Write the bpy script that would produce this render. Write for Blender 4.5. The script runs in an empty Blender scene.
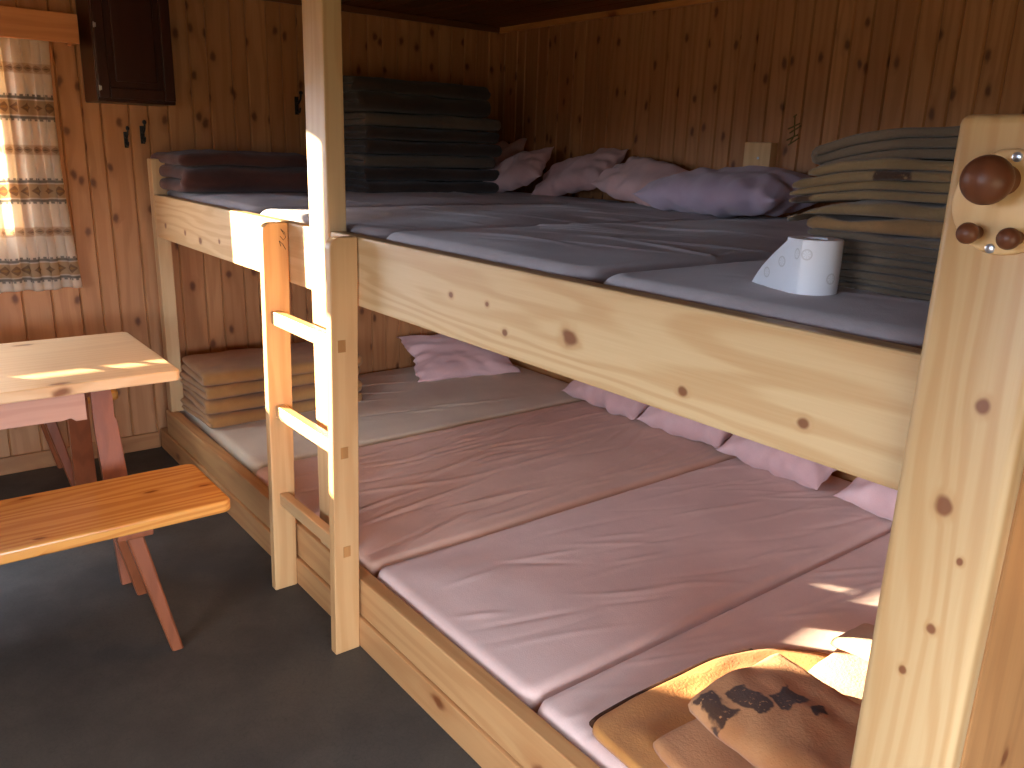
import bpy, bmesh, math, random
from mathutils import Vector, Matrix, noise
C = bpy.context.scene.collection
D = bpy.data
pi = math.pi
random.seed(7)

# ------------------------------------------------------------------ nodes
def newmat(name):
    m = D.materials.new(name); m.use_nodes = True
    nt = m.node_tree; nt.nodes.clear()
    return m, nt, nt.nodes, nt.links
class G:
    """small helper around a node tree"""
    def __init__(s, nt): s.nt, s.n, s.l = nt, nt.nodes, nt.links
    def _in(s, sock, v):
        if v is None: return
        if hasattr(v, 'is_linked'): s.l.new(v, sock)
        elif isinstance(v, (tuple, list)):
            v = tuple(v)
            if len(sock.default_value) == 4 and len(v) == 3: v = v + (1,)
            sock.default_value = v
        else: sock.default_value = v
    def math(s, op, a, b=None, c=None, clamp=False):
        n = s.n.new('ShaderNodeMath'); n.operation = op; n.use_clamp = clamp
        s._in(n.inputs[0], a); s._in(n.inputs[1], b); s._in(n.inputs[2], c)
        return n.outputs[0]
    def vec(s, op, a, b=None, scale=None):
        n = s.n.new('ShaderNodeVectorMath'); n.operation = op
        s._in(n.inputs[0], a); s._in(n.inputs[1], b)
        if scale is not None: s._in(n.inputs['Scale'], scale)
        return n.outputs['Value'] if op in ('LENGTH', 'DOT_PRODUCT', 'DISTANCE') else n.outputs[0]
    def comb(s, x, y, z):
        n = s.n.new('ShaderNodeCombineXYZ')
        for i, v in enumerate((x, y, z)): s._in(n.inputs[i], v)
        return n.outputs[0]
    def sep(s, v):
        n = s.n.new('ShaderNodeSeparateXYZ'); s._in(n.inputs[0], v); return n.outputs
    def noise(s, v, scale, detail=2, rough=.5, dist=0, col=False):
        n = s.n.new('ShaderNodeTexNoise'); s._in(n.inputs['Vector'], v)
        n.inputs['Scale'].default_value = scale; n.inputs['Detail'].default_value = detail
        n.inputs['Roughness'].default_value = rough; n.inputs['Distortion'].default_value = dist
        return n.outputs['Color' if col else 'Fac']
    def voro(s, v, scale=1, feature='F1'):
        n = s.n.new('ShaderNodeTexVoronoi'); n.feature = feature
        s._in(n.inputs['Vector'], v); n.inputs['Scale'].default_value = scale
        return n
    def mr(s, v, a, b, c=0, d=1, smooth=True):
        n = s.n.new('ShaderNodeMapRange'); n.interpolation_type = 'SMOOTHSTEP' if smooth else 'LINEAR'
        s._in(n.inputs['Value'], v)
        for k, x in zip(('From Min', 'From Max', 'To Min', 'To Max'), (a, b, c, d)): n.inputs[k].default_value = x
        return n.outputs[0]
    def mix(s, f, a, b, mode='MIX'):
        n = s.n.new('ShaderNodeMix'); n.data_type = 'RGBA'; n.blend_type = mode
        s._in(n.inputs[0], f); s._in(n.inputs[6], a); s._in(n.inputs[7], b)
        return n.outputs[2]
    def attr(s, name, out='Fac'):
        n = s.n.new('ShaderNodeAttribute'); n.attribute_name = name; return n.outputs[out]
    def obj(s):
        return s.n.new('ShaderNodeTexCoord').outputs['Object']
    def bump(s, h, dist=.001, strength=1):
        n = s.n.new('ShaderNodeBump'); s._in(n.inputs['Height'], h)
        n.inputs['Distance'].default_value = dist; n.inputs['Strength'].default_value = strength
        return n.outputs[0]
    def out(s, sh):
        n = s.n.new('ShaderNodeOutputMaterial'); s.l.new(sh, n.inputs[0])
    def bsdf(s, col, rough=.5, normal=None, spec=.4, sheen=0):
        n = s.n.new('ShaderNodeBsdfPrincipled'); s._in(n.inputs['Base Color'], col)
        s._in(n.inputs['Roughness'], rough); n.inputs['Specular IOR Level'].default_value = spec
        if normal is not None: s.l.new(normal, n.inputs['Normal'])
        if sheen:
            n.inputs['Sheen Weight'].default_value = sheen; n.inputs['Sheen Roughness'].default_value = .6
        return n.outputs[0]

def srgb(r, g, b):
    f = lambda c: (c/255/12.92) if c <= 10 else ((c/255+.055)/1.055)**2.4
    return (f(r), f(g), f(b))

def wood(name, light, dark, axis='x', knots=(), face='xz', kn_rand=.35, kn_col=srgb(104, 44, 16), rough=.42, freq=46, grain=.5, spec=.35, vary=.0, ksc=(6.5, 2.6)):
    """sawn softwood: growth rings stretched along an axis, random knots and, where given, knots at set places (a, b, radius) in the plane `face`"""
    m, nt, _, _ = newmat(name); g = G(nt)
    P = g.obj(); r = g.attr('brd')
    off = g.vec('SCALE', (7.3, 3.1, 5.7), None, r)
    P0 = P
    P = g.vec('ADD', P, off)
    o = g.sep(P)
    ia = 'xyz'.index(axis); ic = [i for i in range(3) if i != ia]
    along = o[ia]; c1, c2 = o[ic[0]], o[ic[1]]
    q = g.comb(g.math('MULTIPLY', along, .9), c1, c2)              # slightly stretched
    q2 = g.comb(g.math('MULTIPLY', along, .35), g.math('MULTIPLY', c1, 3), g.math('MULTIPLY', c2, 3))
    warp = g.noise(q2, 2.2, 3, .5)
    # random knots
    kv = g.comb(g.math('MULTIPLY', along, ksc[1]), g.math('MULTIPLY', g.math('ADD', c1, g.math('MULTIPLY', c2, .83)), ksc[0]), 0)
    wob = g.noise(q, 22, 2, .5, col=True)
    kv = g.vec('ADD', kv, g.vec('SCALE', wob, None, .16))
    v = g.voro(kv); v.voronoi_dimensions = '2D'
    keep = g.math('LESS_THAN', g.sep(v.outputs['Color'])[0], kn_rand)
    d = v.outputs['Distance']
    kd = g.math('ADD', d, g.math('MULTIPLY', g.math('SUBTRACT', 1, keep), 9))
    kcore = g.mr(kd, .04, .17, 1, 0)
    khalo = g.mr(kd, .05, .42, 1, 0)
    oo = g.sep(P0)
    for (a, b, rad) in knots:
        A, B = oo['xyz'.index(face[0])], oo['xyz'.index(face[1])]
        ea = 1.0 if face[0] != axis else .8
        eb = 1.0 if face[1] != axis else .8
        vv = g.comb(g.math('MULTIPLY', g.math('SUBTRACT', A, a), ea/rad), g.math('MULTIPLY', g.math('SUBTRACT', B, b), eb/rad), 0)
        vv = g.vec('ADD', vv, g.vec('SCALE', g.vec('SUBTRACT', wob, (.5, .5, .5)), None, .9))
        dd = g.vec('LENGTH', vv)
        kcore = g.math('MAXIMUM', kcore, g.mr(dd, .55, 1.15, 1, 0))
        khalo = g.math('MAXIMUM', khalo, g.mr(dd, .6, 2.0, 1, 0))
    ph = g.math('ADD', g.math('ADD', c1, g.math('MULTIPLY', c2, .6)), g.math('MULTIPLY', warp, .22))
    ph = g.math('ADD', ph, g.math('MULTIPLY', khalo, .009))
    rings = g.math('SINE', g.math('MULTIPLY', ph, freq*2*pi/2.0))
    rings = g.mr(rings, -.6, 1.0, 0, 1)
    fine = g.noise(g.comb(g.math('MULTIPLY', along, 4), g.math('MULTIPLY', c1, 160), g.math('MULTIPLY', c2, 160)), 1, 3, .6)
    tone = g.noise(q2, .9, 2, .5)
    f = g.math('MULTIPLY', g.math('ADD', g.math('MULTIPLY', rings, .62), g.math('MULTIPLY', fine, .7)), grain)
    col = g.mix(f, light, dark)
    col = g.mix(g.math('MULTIPLY', g.mr(tone, .35, .7), .38), col, dark)
    if vary:
        k = g.math('FRACT', g.math('MULTIPLY', r, 91.7))
        col = g.mix(g.math('MULTIPLY', k, vary), col, dark)
    col = g.mix(g.math('MULTIPLY', khalo, .45), col, dark)
    col = g.mix(g.math('MULTIPLY', kcore, .8), col, kn_col)
    h = g.math('ADD', g.math('MULTIPLY', rings, .4), g.math('MULTIPLY', fine, .6))
    g.out(g.bsdf(col, rough, g.bump(h, .0006, .35), spec))
    return m

def cloth(name, col, col2=None, weave=900, rough=.95, wr=0, sheen=.25, stripe=None, tone_scale=3, fuzz=.0012):
    if 'blanket' in name: fuzz = .0032
    """woven cloth; stripe = (attribute range list, colour)"""
    m, nt, _, _ = newmat(name); g = G(nt)
    P = g.obj(); col2 = col2 or tuple(c*.8 for c in col)
    t = g.noise(P, tone_scale, 4, .6)
    c = g.mix(g.mr(t, .35, .68), col, col2)
    fz = g.noise(P, weave*.25, 2, .7)
    c = g.mix(g.math('MULTIPLY', fz, .35), c, tuple(x*.55 for x in col))
    if stripe:
        wb = g.noise(P, 16, 3, .6, col=True)
        s = g.math('ADD', g.attr('su'), g.math('MULTIPLY', g.math('SUBTRACT', g.sep(wb)[0], .5), .06)); w = g.math('ADD', g.attr('sv'), g.math('MULTIPLY', g.math('SUBTRACT', g.sep(wb)[1], .5), .06))
        k = None
        for a, b, va, vb in stripe[0]:
            q = g.math('MULTIPLY', g.mr(s, a-.004, a+.004), g.mr(s, b-.004, b+.004, 1, 0))
            q = g.math('MULTIPLY', q, g.math('MULTIPLY', g.mr(w, va-.004, va+.004), g.mr(w, vb-.004, vb+.004, 1, 0)))
            k = q if k is None else g.math('MAXIMUM', k, q)
        ed = g.noise(P, 90, 2, .6)
        k = g.math('MULTIPLY', k, g.mr(ed, .25, .4))
        c = g.mix(g.math('MULTIPLY', k, .92), c, stripe[1])
    h = g.noise(P, weave*.3, 2, .7)
    if wr: h = g.math('ADD', h, g.math('MULTIPLY', g.noise(P, 14, 3, .55, 1.2), wr))
    g.out(g.bsdf(c, rough, g.bump(h, fuzz, .5), .15, sheen))
    return m

def plain(name, col, rough=.5, spec=.4, metal=0, nz=0):
    m, nt, _, _ = newmat(name); g = G(nt)
    c = col
    t = g.noise(g.obj(), 30, 3, .6)
    c = g.mix(g.math('MULTIPLY', t, .35), col, tuple(x*.6 for x in col))
    sh = g.bsdf(c, rough, g.bump(t, .0008, .3), spec)
    sh.node.inputs['Metallic'].default_value = metal
    g.out(sh); return m

# ------------------------------------------------------------------ geometry helpers
def box(bm, x0, x1, y0, y1, z0, z1, bev=0, seg=2):
    r = bmesh.ops.create_cube(bm, size=1)
    vs = r['verts']
    bmesh.ops.scale(bm, vec=(x1-x0, y1-y0, z1-z0), verts=vs)
    bmesh.ops.translate(bm, vec=((x0+x1)/2, (y0+y1)/2, (z0+z1)/2), verts=vs)
    if bev:
        es = list({e for v in vs for e in v.link_edges})
        bmesh.ops.bevel(bm, geom=es, offset=bev, segments=seg, affect='EDGES', profile=.5)
    return bm
def B(*a, bev=.003, seg=2):
    return box(bmesh.new(), *a, bev=bev, seg=seg)
def lathe(bm, prof, axis_from, axis_dir, n=28):
    """prof: list of (distance along the axis, radius)"""
    d = Vector(axis_dir).normalized(); a = Vector(axis_from)
    t = d.orthogonal().normalized(); b = d.cross(t)
    rings = []
    for s, r in prof:
        rings.append([bm.verts.new(a + d*s + (t*math.cos(2*pi*i/n) + b*math.sin(2*pi*i/n))*max(r, 1e-5)) for i in range(n)])
    for A, Bq in zip(rings, rings[1:]):
        for i in range(n): bm.faces.new((A[i], A[(i+1) % n], Bq[(i+1) % n], Bq[i]))
    bm.faces.new(rings[0][::-1]); bm.faces.new(rings[-1])
    return bm
def tube(bm, pts, rad, n=10):
    pts = [Vector(p) for p in pts]; rings = []
    for i, p in enumerate(pts):
        d = (pts[min(i+1, len(pts)-1)] - pts[max(i-1, 0)]).normalized()
        t = d.cross(Vector((0.13, .31, 1))).normalized(); b = d.cross(t)
        r = rad[i] if isinstance(rad, (list, tuple)) else rad
        rings.append([bm.verts.new(p + (t*math.cos(2*pi*k/n) + b*math.sin(2*pi*k/n))*r) for k in range(n)])
    for A, Bq in zip(rings, rings[1:]):
        for k in range(n): bm.faces.new((A[k], A[(k+1) % n], Bq[(k+1) % n], Bq[k]))
    bm.faces.new(rings[0][::-1]); bm.faces.new(rings[-1])
    return bm
def prism(poly, thick, origin, eu, ev, ew, bev=0):
    """polygon (u, v) extruded by thick along ew"""
    bm = bmesh.new(); o = Vector(origin); eu, ev, ew = Vector(eu), Vector(ev), Vector(ew)
    a = [bm.verts.new(o + eu*u + ev*v) for u, v in poly]
    b = [bm.verts.new(o + eu*u + ev*v + ew*thick) for u, v in poly]
    n = len(poly)
    bm.faces.new(a[::-1]); bm.faces.new(b)
    for i in range(n): bm.faces.new((a[i], a[(i+1) % n], b[(i+1) % n], b[i]))
    bmesh.ops.recalc_face_normals(bm, faces=bm.faces)
    if bev:
        es = [e for e in bm.edges if len(e.link_faces) == 2 and e.calc_face_angle(0) > .6]
        bmesh.ops.bevel(bm, geom=es, offset=bev, segments=2, affect='EDGES', profile=.5)
    return bm

def thing(name, label, cat, loc, group=None):
    o = D.objects.new(name, None); C.objects.link(o); o.location = loc
    o.empty_display_size = .1
    o['label'] = label; o['category'] = cat
    if group: o['group'] = group
    return o
def tag(o, label, cat, group=None):
    o['label'] = label; o['category'] = cat
    if group: o['group'] = group
    return o
def wloc(o):
    v = Vector((0, 0, 0))
    while o is not None: v += o.location; o = o.parent
    return v
def obj(name, bm, mat, parent=None, smooth=False, base=None, rnd=True):
    """one mesh object; the bmesh is in world coordinates, its own origin goes to base (or the parent's origin)"""
    bmesh.ops.recalc_face_normals(bm, faces=bm.faces)
    me = D.meshes.new(name)
    if parent is not None: off = wloc(parent)
    else: off = Vector(base) if base else Vector((0, 0, 0))
    bmesh.ops.translate(bm, vec=-off, verts=bm.verts)
    bm.to_mesh(me); bm.free()
    if rnd and 'brd' not in me.attributes:
        a = me.attributes.new('brd', 'FLOAT', 'POINT'); val = random.random()
        a.data.foreach_set('value', [val]*len(me.vertices))
    me.materials.append(mat)
    if smooth is True: me.polygons.foreach_set('use_smooth', [True]*len(me.polygons))
    elif smooth:
        me.polygons.foreach_set('use_smooth', [True]*len(me.polygons)); me.set_sharp_from_angle(angle=smooth)
    o = D.objects.new(name, me); C.objects.link(o)
    if parent is not None: o.parent = parent
    else: o.location = off
    return o
def struct(name, bm, mat, **k):
    o = obj(name, bm, mat, **k)
    o['kind'] = 'structure'
    return o
def copy_tree(o, parent=None):
    c = o.copy(); C.objects.link(c)
    if parent is not None: c.parent = parent
    for ch in list(o.children): copy_tree(ch, c)
    return c

def nz(x, y, z=0.0): return noise.noise(Vector((x, y, z)))

# ------------------------------------------------------------------ materials
PINE_L, PINE_D = srgb(222, 160, 92), srgb(176, 104, 48)
m_wall = wood('wall_pine', srgb(200, 146, 96), srgb(156, 102, 60), 'z', kn_rand=.55, kn_col=srgb(84, 44, 26), vary=.5, ksc=(10, 5.2), rough=.5, grain=.55)
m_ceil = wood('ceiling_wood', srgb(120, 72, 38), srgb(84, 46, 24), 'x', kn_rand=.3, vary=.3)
m_trim = wood('trim_pine', PINE_L, PINE_D, 'x')
m_trimy = wood('trim_pine_y', srgb(172, 120, 74), srgb(134, 84, 46), 'y')
ROOT = Vector((1.84, 1.02, 0))
RX, RY = ROOT.x, ROOT.y
RAIL_L, RAIL_D = srgb(212, 180, 132), srgb(182, 136, 84)
m_rail = wood('rail_pine', RAIL_L, RAIL_D, 'x', face='xz', kn_rand=.0, knots=[(x-RX, z, r) for x, z, r in [
    (2.980, 1.183, .020), (2.768, 1.152, .009), (2.553, 1.205, .008), (2.70, 1.205, .006), (3.28, 1.145, .010), (3.517, 1.155, .010), (2.66, 1.085, .011),
    (.215, 1.165, .014), (.50, 1.16, .012), (.70, 1.145, .018), (.93, 1.165, .010)]], freq=60, grain=.62)
m_lrail = wood('lower_rail_pine', srgb(200, 152, 98), srgb(166, 108, 60), 'x', kn_rand=.10, ksc=(9, 3.4))
m_post = wood('post_pine', RAIL_L, RAIL_D, 'z', kn_rand=.06)
m_npost = wood('near_post_pine', srgb(204, 170, 120), srgb(178, 130, 76), 'z', face='xz', kn_rand=.0, knots=[(x-RX, z, r) for x, z, r in [
    (3.775, 1.255, .010), (3.752, 1.115, .013), (3.784, 1.048, .005), (3.765, .940, .007), (3.738, .862, .006)]], freq=60, grain=.6)
m_endp = wood('end_panel_wood', srgb(188, 134, 80), srgb(152, 100, 56), 'z', kn_rand=.18, ksc=(11, 7), kn_col=srgb(110, 56, 30))
m_ladder = wood('ladder_pine', srgb(206, 162, 108), srgb(176, 122, 70), 'z', kn_rand=.0)
m_rung = wood('rung_pine', srgb(210, 170, 118), srgb(184, 132, 80), 'x', kn_rand=.1)
m_tenon = wood('tenon_endgrain', srgb(176, 122, 66), srgb(140, 90, 46), 'z', kn_rand=0)
m_table = wood('table_pine', srgb(226, 194, 150), srgb(200, 156, 108), 'y', kn_rand=.10, ksc=(8, 3.5), rough=.3)
m_leg = wood('stained_leg', srgb(150, 84, 50), srgb(104, 54, 30), 'z', kn_rand=.0, rough=.35)
m_apron = wood('apron_wood', srgb(204, 158, 130), srgb(176, 122, 98), 'y', kn_rand=.15, rough=.35)
m_bench = wood('bench_varnish', srgb(224, 160, 78), srgb(180, 104, 42), 'y', kn_rand=.12, ksc=(14, 6), kn_col=srgb(120, 62, 26), rough=.26, freq=56, grain=.7, spec=.5)
m_cab = wood('cabinet_dark', srgb(58, 30, 20), srgb(36, 18, 12), 'z', kn_rand=.0, rough=.3)
m_val = wood('pelmet_wood', srgb(204, 138, 82), srgb(168, 102, 56), 'y', kn_rand=.12)
m_knob = wood('knob_brown', srgb(122, 72, 44), srgb(86, 46, 28), 'z', kn_rand=0, rough=.4, freq=120)
m_plate = wood('peg_plate_pine', srgb(236, 200, 146), srgb(206, 158, 104), 'z', kn_rand=0)
m_block = wood('block_pine', srgb(224, 188, 132), srgb(196, 150, 96), 'z', kn_rand=.1)
m_iron = plain('wrought_iron', (.03, .028, .027), .55, .5, .6)
m_steel = plain('screw_steel', (.62, .64, .66), .3, .5, .9)
m_pencil = plain('pencil', (.055, .04, .03), .8, .2)
m_green = plain('green_crayon', srgb(112, 98, 58), .9, .1)
m_core = plain('cardboard', srgb(150, 130, 110), .9, .2)
m_low = cloth('pink_sheet', srgb(232, 196, 178), srgb(220, 182, 164), wr=.8)
m_low2 = cloth('pink_sheet_warm_light', srgb(224, 178, 148), srgb(210, 162, 132), wr=.8)  # pink sheet with the warm bounced light put into its colour
m_cream = cloth('cream_sheet', srgb(222, 204, 172), srgb(210, 190, 156), wr=.8)
m_up = cloth('grey_mattress_cover', srgb(186, 174, 172), srgb(160, 146, 144), wr=1.0)
m_pil = cloth('pink_pillowcase', srgb(228, 190, 184), srgb(212, 170, 164), wr=1.4)
m_pil2 = cloth('lilac_pillowcase', srgb(196, 176, 190), srgb(176, 154, 168), wr=1.2)
BROWN = srgb(52, 30, 20)
OL, OD = srgb(134, 110, 76), srgb(108, 86, 58)
m_bl_ol = cloth('olive_blanket', OL, OD, weave=500, sheen=.15)
m_bl_tan = cloth('tan_blanket', srgb(150, 114, 74), srgb(124, 92, 58), weave=420, sheen=.15)
m_bl_gr = cloth('grey_brown_blanket', srgb(108, 92, 74), srgb(88, 74, 60), weave=500, sheen=.15)
m_bl_st = cloth('striped_blanket', OL, OD, weave=500, sheen=.15, stripe=([(.16, .235, -9, .55)], BROWN))
m_bl_pt = cloth('patched_blanket', OL, OD, weave=500, sheen=.15, stripe=([(.0, .05, -9, .5), (.34, .40, -9, .5)], BROWN))
m_bl_low = cloth('sand_blanket', srgb(186, 136, 78), srgb(160, 112, 62), weave=500, sheen=.15)
m_bl_red = cloth('red_brown_blanket', srgb(96, 60, 50), srgb(74, 44, 38), weave=500, sheen=.15)
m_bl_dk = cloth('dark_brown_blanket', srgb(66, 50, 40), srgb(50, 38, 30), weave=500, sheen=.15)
m_bl_flat = cloth('caramel_blanket', srgb(196, 132, 62), srgb(170, 104, 44), weave=420, sheen=.12)
m_bind = cloth('dark_binding', srgb(76, 46, 28), srgb(58, 34, 20), weave=600, sheen=0)
m_bl_rum = cloth('rumpled_blanket', srgb(200, 142, 90), srgb(176, 110, 60), weave=420, sheen=.12,
                 stripe=([(.10, .18, .29, .345), (.19, .235, .32, .41), (.25, .30, .35, .44), (.10, .14, .24, .27), (.02, .04, -1, .2)], BROWN))
m_bl_sun = cloth('banded_blanket', srgb(214, 178, 138), srgb(190, 150, 108), weave=420, sheen=.15, stripe=([(.01, .055, -1, .32)], BROWN))

# floor: grey-green linoleum
def floor_mat():
    m, nt, _, _ = newmat('lino'); g = G(nt)
    P = g.obj()
    a = g.noise(P, 2.2, 5, .6); b = g.noise(P, 90, 3, .7)
    v = g.voro(P, 70, 'DISTANCE_TO_EDGE').outputs['Distance']
    c = g.mix(g.mr(a, .35, .68), srgb(84, 78, 68), srgb(68, 62, 54))
    c = g.mix(g.math('MULTIPLY', b, .5), c, srgb(48, 46, 42))
    c = g.mix(g.mr(v, 0, .05, .35, 0), c, srgb(42, 40, 36))
    g.out(g.bsdf(c, g.mr(a, .3, .7, .5, .68), g.bump(b, .0008, .4), .35))
    return m
m_floor = floor_mat()

def curtain_mat():
    m, nt, _, _ = newmat('woven_curtain'); g = G(nt)
    u = g.attr('su'); z = g.attr('sv')           # metres across the cloth, world height
    base = g.mix(g.noise(g.obj(), 30, 3, .6), srgb(238, 226, 206), srgb(226, 210, 184))
    col = base
    dk, tan, brn = srgb(62, 62, 58), srgb(186, 146, 92), srgb(112, 78, 56)
    def band(c, h):
        return g.mr(g.math('ABSOLUTE', g.math('SUBTRACT', z, c)), h-.003, h+.003, 1, 0)
    def diamonds(c, h, per, f=.55):
        a = g.math('ABSOLUTE', g.math('SUBTRACT', g.math('FRACT', g.math('DIVIDE', u, per)), .5))
        b = g.math('DIVIDE', g.math('ABSOLUTE', g.math('SUBTRACT', z, c)), h*2)
        return g.mr(g.math('ADD', a, b), f*.5-.03, f*.5+.03, 1, 0)
    for c in (1.655, 1.305, .96):                # broad bands with dark edges
        col = g.mix(g.math('MULTIPLY', band(c, .03), .75), col, tan)
        col = g.mix(g.math('MULTIPLY', g.math('MULTIPLY', diamonds(c, .028, .062, .8), band(c, .028)), .62), col, brn)
        col = g.mix(g.math('MULTIPLY', diamonds(c, .014, .062, .5), .8), col, tan)
        for s in (-1, 1):
            col = g.mix(g.math('MULTIPLY', band(c+s*.041, .006), .7), col, dk)
            tick = g.math('GREATER_THAN', g.math('FRACT', g.math('DIVIDE', u, .02)), .5)
            col = g.mix(g.math('MULTIPLY', g.math('MULTIPLY', band(c+s*.051, .004), tick), .7), col, dk)
    for c in (1.815, 1.48, 1.128):               # narrow bands
        col = g.mix(g.math('MULTIPLY', band(c, .02), .5), col, tan)
        col = g.mix(g.math('MULTIPLY', g.math('MULTIPLY', diamonds(c, .019, .05, .75), band(c, .019)), .5), col, srgb(150, 104, 66))
        col = g.mix(g.math('MULTIPLY', diamonds(c, .009, .05, .4), .5), col, dk)
    h = g.noise(g.obj(), 500, 2, .7)
    n = g.bump(h, .0008, .4)
    d = g.bsdf(col, .9, n, .1)
    t = g.n.new('ShaderNodeBsdfTranslucent'); g.l.new(col, t.inputs[0])
    mx = g.n.new('ShaderNodeMixShader'); mx.inputs[0].default_value = .12
    g.l.new(d, mx.inputs[1]); g.l.new(t.outputs[0], mx.inputs[2]); g.out(mx.outputs[0])
    return m
m_curt = curtain_mat()

def paper_mat():
    m, nt, _, _ = newmat('toilet_paper'); g = G(nt)
    u = g.attr('su'); w = g.attr('sv')
    col = srgb(238, 240, 243); k = None
    for a, b in [(-.012, .073), (-.066, .055), (.036, .033), (.075, .075), (.12, .04), (-.108, .03), (.17, .07), (.22, .04), (.27, .07)]:
        x = g.math('SUBTRACT', u, a); y = g.math('SUBTRACT', w, b)
        d = g.vec('LENGTH', g.comb(x, y, 0))
        ring = g.mr(g.math('ABSOLUTE', g.math('SUBTRACT', d, .0085)), .0008, .0018, 1, 0)
        ang = g.math('ARCTAN2', y, x)
        ray = g.math('MULTIPLY', g.mr(g.math('SINE', g.math('MULTIPLY', ang, 7)), .2, .7), g.mr(d, .0065, .008, 1, 0))
        q = g.math('MAXIMUM', ring, g.math('MULTIPLY', ray, .6))
        k = q if k is None else g.math('MAXIMUM', k, q)
    c = g.mix(g.math('MULTIPLY', k, .45), col, srgb(186, 184, 180))
    g.out(g.bsdf(c, .9, g.bump(g.noise(g.obj(), 260, 2, .6), .0006, .4), .1))
    return m
m_paper = paper_mat()

def glass_mat():
    m, nt, _, _ = newmat('pane_glass'); g = G(nt)
    t = g.n.new('ShaderNodeBsdfTransparent'); gl = g.n.new('ShaderNodeBsdfGlossy'); gl.inputs['Roughness'].default_value = .02
    mx = g.n.new('ShaderNodeMixShader'); mx.inputs[0].default_value = .05
    g.l.new(t.outputs[0], mx.inputs[1]); g.l.new(gl.outputs[0], mx.inputs[2]); g.out(mx.outputs[0])
    return m
m_glass = glass_mat()

# ------------------------------------------------------------------ the room
XL, YB, XR, YF, ZC = -.12, 2.13, 5.6, -3.0, 2.255
def boards(bm, lay, along, a0, a1, z0, z1, face, th, inward, rng, seedv=None):
    """vertical tongue-and-groove boards with V joints; along 'x' or 'y'; face = wall plane"""
    a = a0
    while a < a1 - 1e-4:
        w = rng.choice([.078, .085, .092, .105, .12]); b = min(a+w, a1)
        if a1 - b < .03: b = a1
        cut = .006; dp = .009
        prof = [(a, dp), (a+cut, 0), (b-cut, 0), (b, dp)]
        rv = rng.random()
        lo, hi = [], []
        for p, dd in prof:
            q = face - inward*dd
            co = (p, q) if along == 'x' else (q, p)
            lo.append(bm.verts.new((co[0], co[1], z0))); hi.append(bm.verts.new((co[0], co[1], z1)))
        q = face - inward*th
        bk = []
        for p in (a, b):
            co = (p, q) if along == 'x' else (q, p)
            bk.append((bm.verts.new((co[0], co[1], z0)), bm.verts.new((co[0], co[1], z1))))
        for i in range(3): bm.faces.new((lo[i], lo[i+1], hi[i+1], hi[i]))
        bm.faces.new((bk[1][0], bk[0][0], bk[0][1], bk[1][1]))
        bm.faces.new((bk[0][0], lo[0], hi[0], bk[0][1])); bm.faces.new((lo[3], bk[1][0], bk[1][1], hi[3]))
        bm.faces.new([hi[0], hi[1], hi[2], hi[3], bk[1][1], bk[0][1]]); bm.faces.new([lo[3], lo[2], lo[1], lo[0], bk[0][0], bk[1][0]])
        for v in lo + hi + [x for t in bk for x in t]: v[lay] = rv
        a = b
def wall_bm(): 
    bm = bmesh.new(); lay = bm.verts.layers.float.new('brd'); return bm, lay
HY0, HY1, HZ0, HZ1 = -2.22, -.56, 1.05, 2.12       # window opening in the left wall
rng = random.Random(3)
bm, lay = wall_bm()
boards(bm, lay, 'y', YF-.08, HY0, 0, ZC, XL, .08, 1, rng)
st = rng.getstate()
boards(bm, lay, 'y', HY0, HY1, 0, HZ0, XL, .08, 1, rng); rng.setstate(st)
boards(bm, lay, 'y', HY0, HY1, HZ1, ZC, XL, .08, 1, rng)
boards(bm, lay, 'y', HY1, YB+.08, 0, ZC, XL, .08, 1, rng)
struct('wall_left', bm, m_wall, rnd=False)
bm, lay = wall_bm(); boards(bm, lay, 'x', XL-.075, XR+.075, 0, ZC, YB, .08, -1, rng)
struct('wall_back', bm, m_wall, rnd=False)
bm, lay = wall_bm()
RY0, RY1, RZ0, RZ1 = -2.7, -.3, .30, 1.55           # low window opening in the right wall
boards(bm, lay, 'y', YF-.08, RY0, 0, ZC, XR, .08, -1, rng)
boards(bm, lay, 'y', RY0, RY1, 0, RZ0, XR, .08, -1, rng)
boards(bm, lay, 'y', RY0, RY1, RZ1, ZC, XR, .08, -1, rng)
boards(bm, lay, 'y', RY1, YB+.08, 0, ZC, XR, .08, -1, rng)
struct('wall_right', bm, m_wall, rnd=False)
WX0, WX1, WZ0, WZ1 = 2.9, 4.3, .85, 1.90             # window opening in the front wall
bm, lay = wall_bm()
boards(bm, lay, 'x', XL, WX0, 0, ZC, YF, .08, 1, rng)
boards(bm, lay, 'x', WX0, WX1, 0, WZ0, YF, .08, 1, rng)
boards(bm, lay, 'x', WX0, WX1, WZ1, ZC, YF, .08, 1, rng)
boards(bm, lay, 'x', WX1, XR, 0, ZC, YF, .08, 1, rng)
struct('wall_front', bm, m_wall, rnd=False)
struct('floor', box(bmesh.new(), XL-.1, XR+.1, YF-.1, YB+.1, -.08, 0), m_floor)
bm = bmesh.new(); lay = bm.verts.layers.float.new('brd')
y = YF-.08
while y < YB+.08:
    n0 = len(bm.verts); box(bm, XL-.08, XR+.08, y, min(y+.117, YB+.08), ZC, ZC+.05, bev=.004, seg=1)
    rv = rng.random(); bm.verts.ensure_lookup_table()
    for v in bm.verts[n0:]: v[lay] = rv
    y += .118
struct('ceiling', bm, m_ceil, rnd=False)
struct('trim_1', B(XL+.001, XR, YB-.022, YB-.0005, ZC-.032, ZC, bev=.006), m_trim)
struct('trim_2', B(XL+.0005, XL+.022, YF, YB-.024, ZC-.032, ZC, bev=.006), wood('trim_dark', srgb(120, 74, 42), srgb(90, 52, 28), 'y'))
struct('baseboard_left', B(XL+.0005, XL+.016, YF+.02, -.025, .0, .085, bev=.004), m_trimy)
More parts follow.
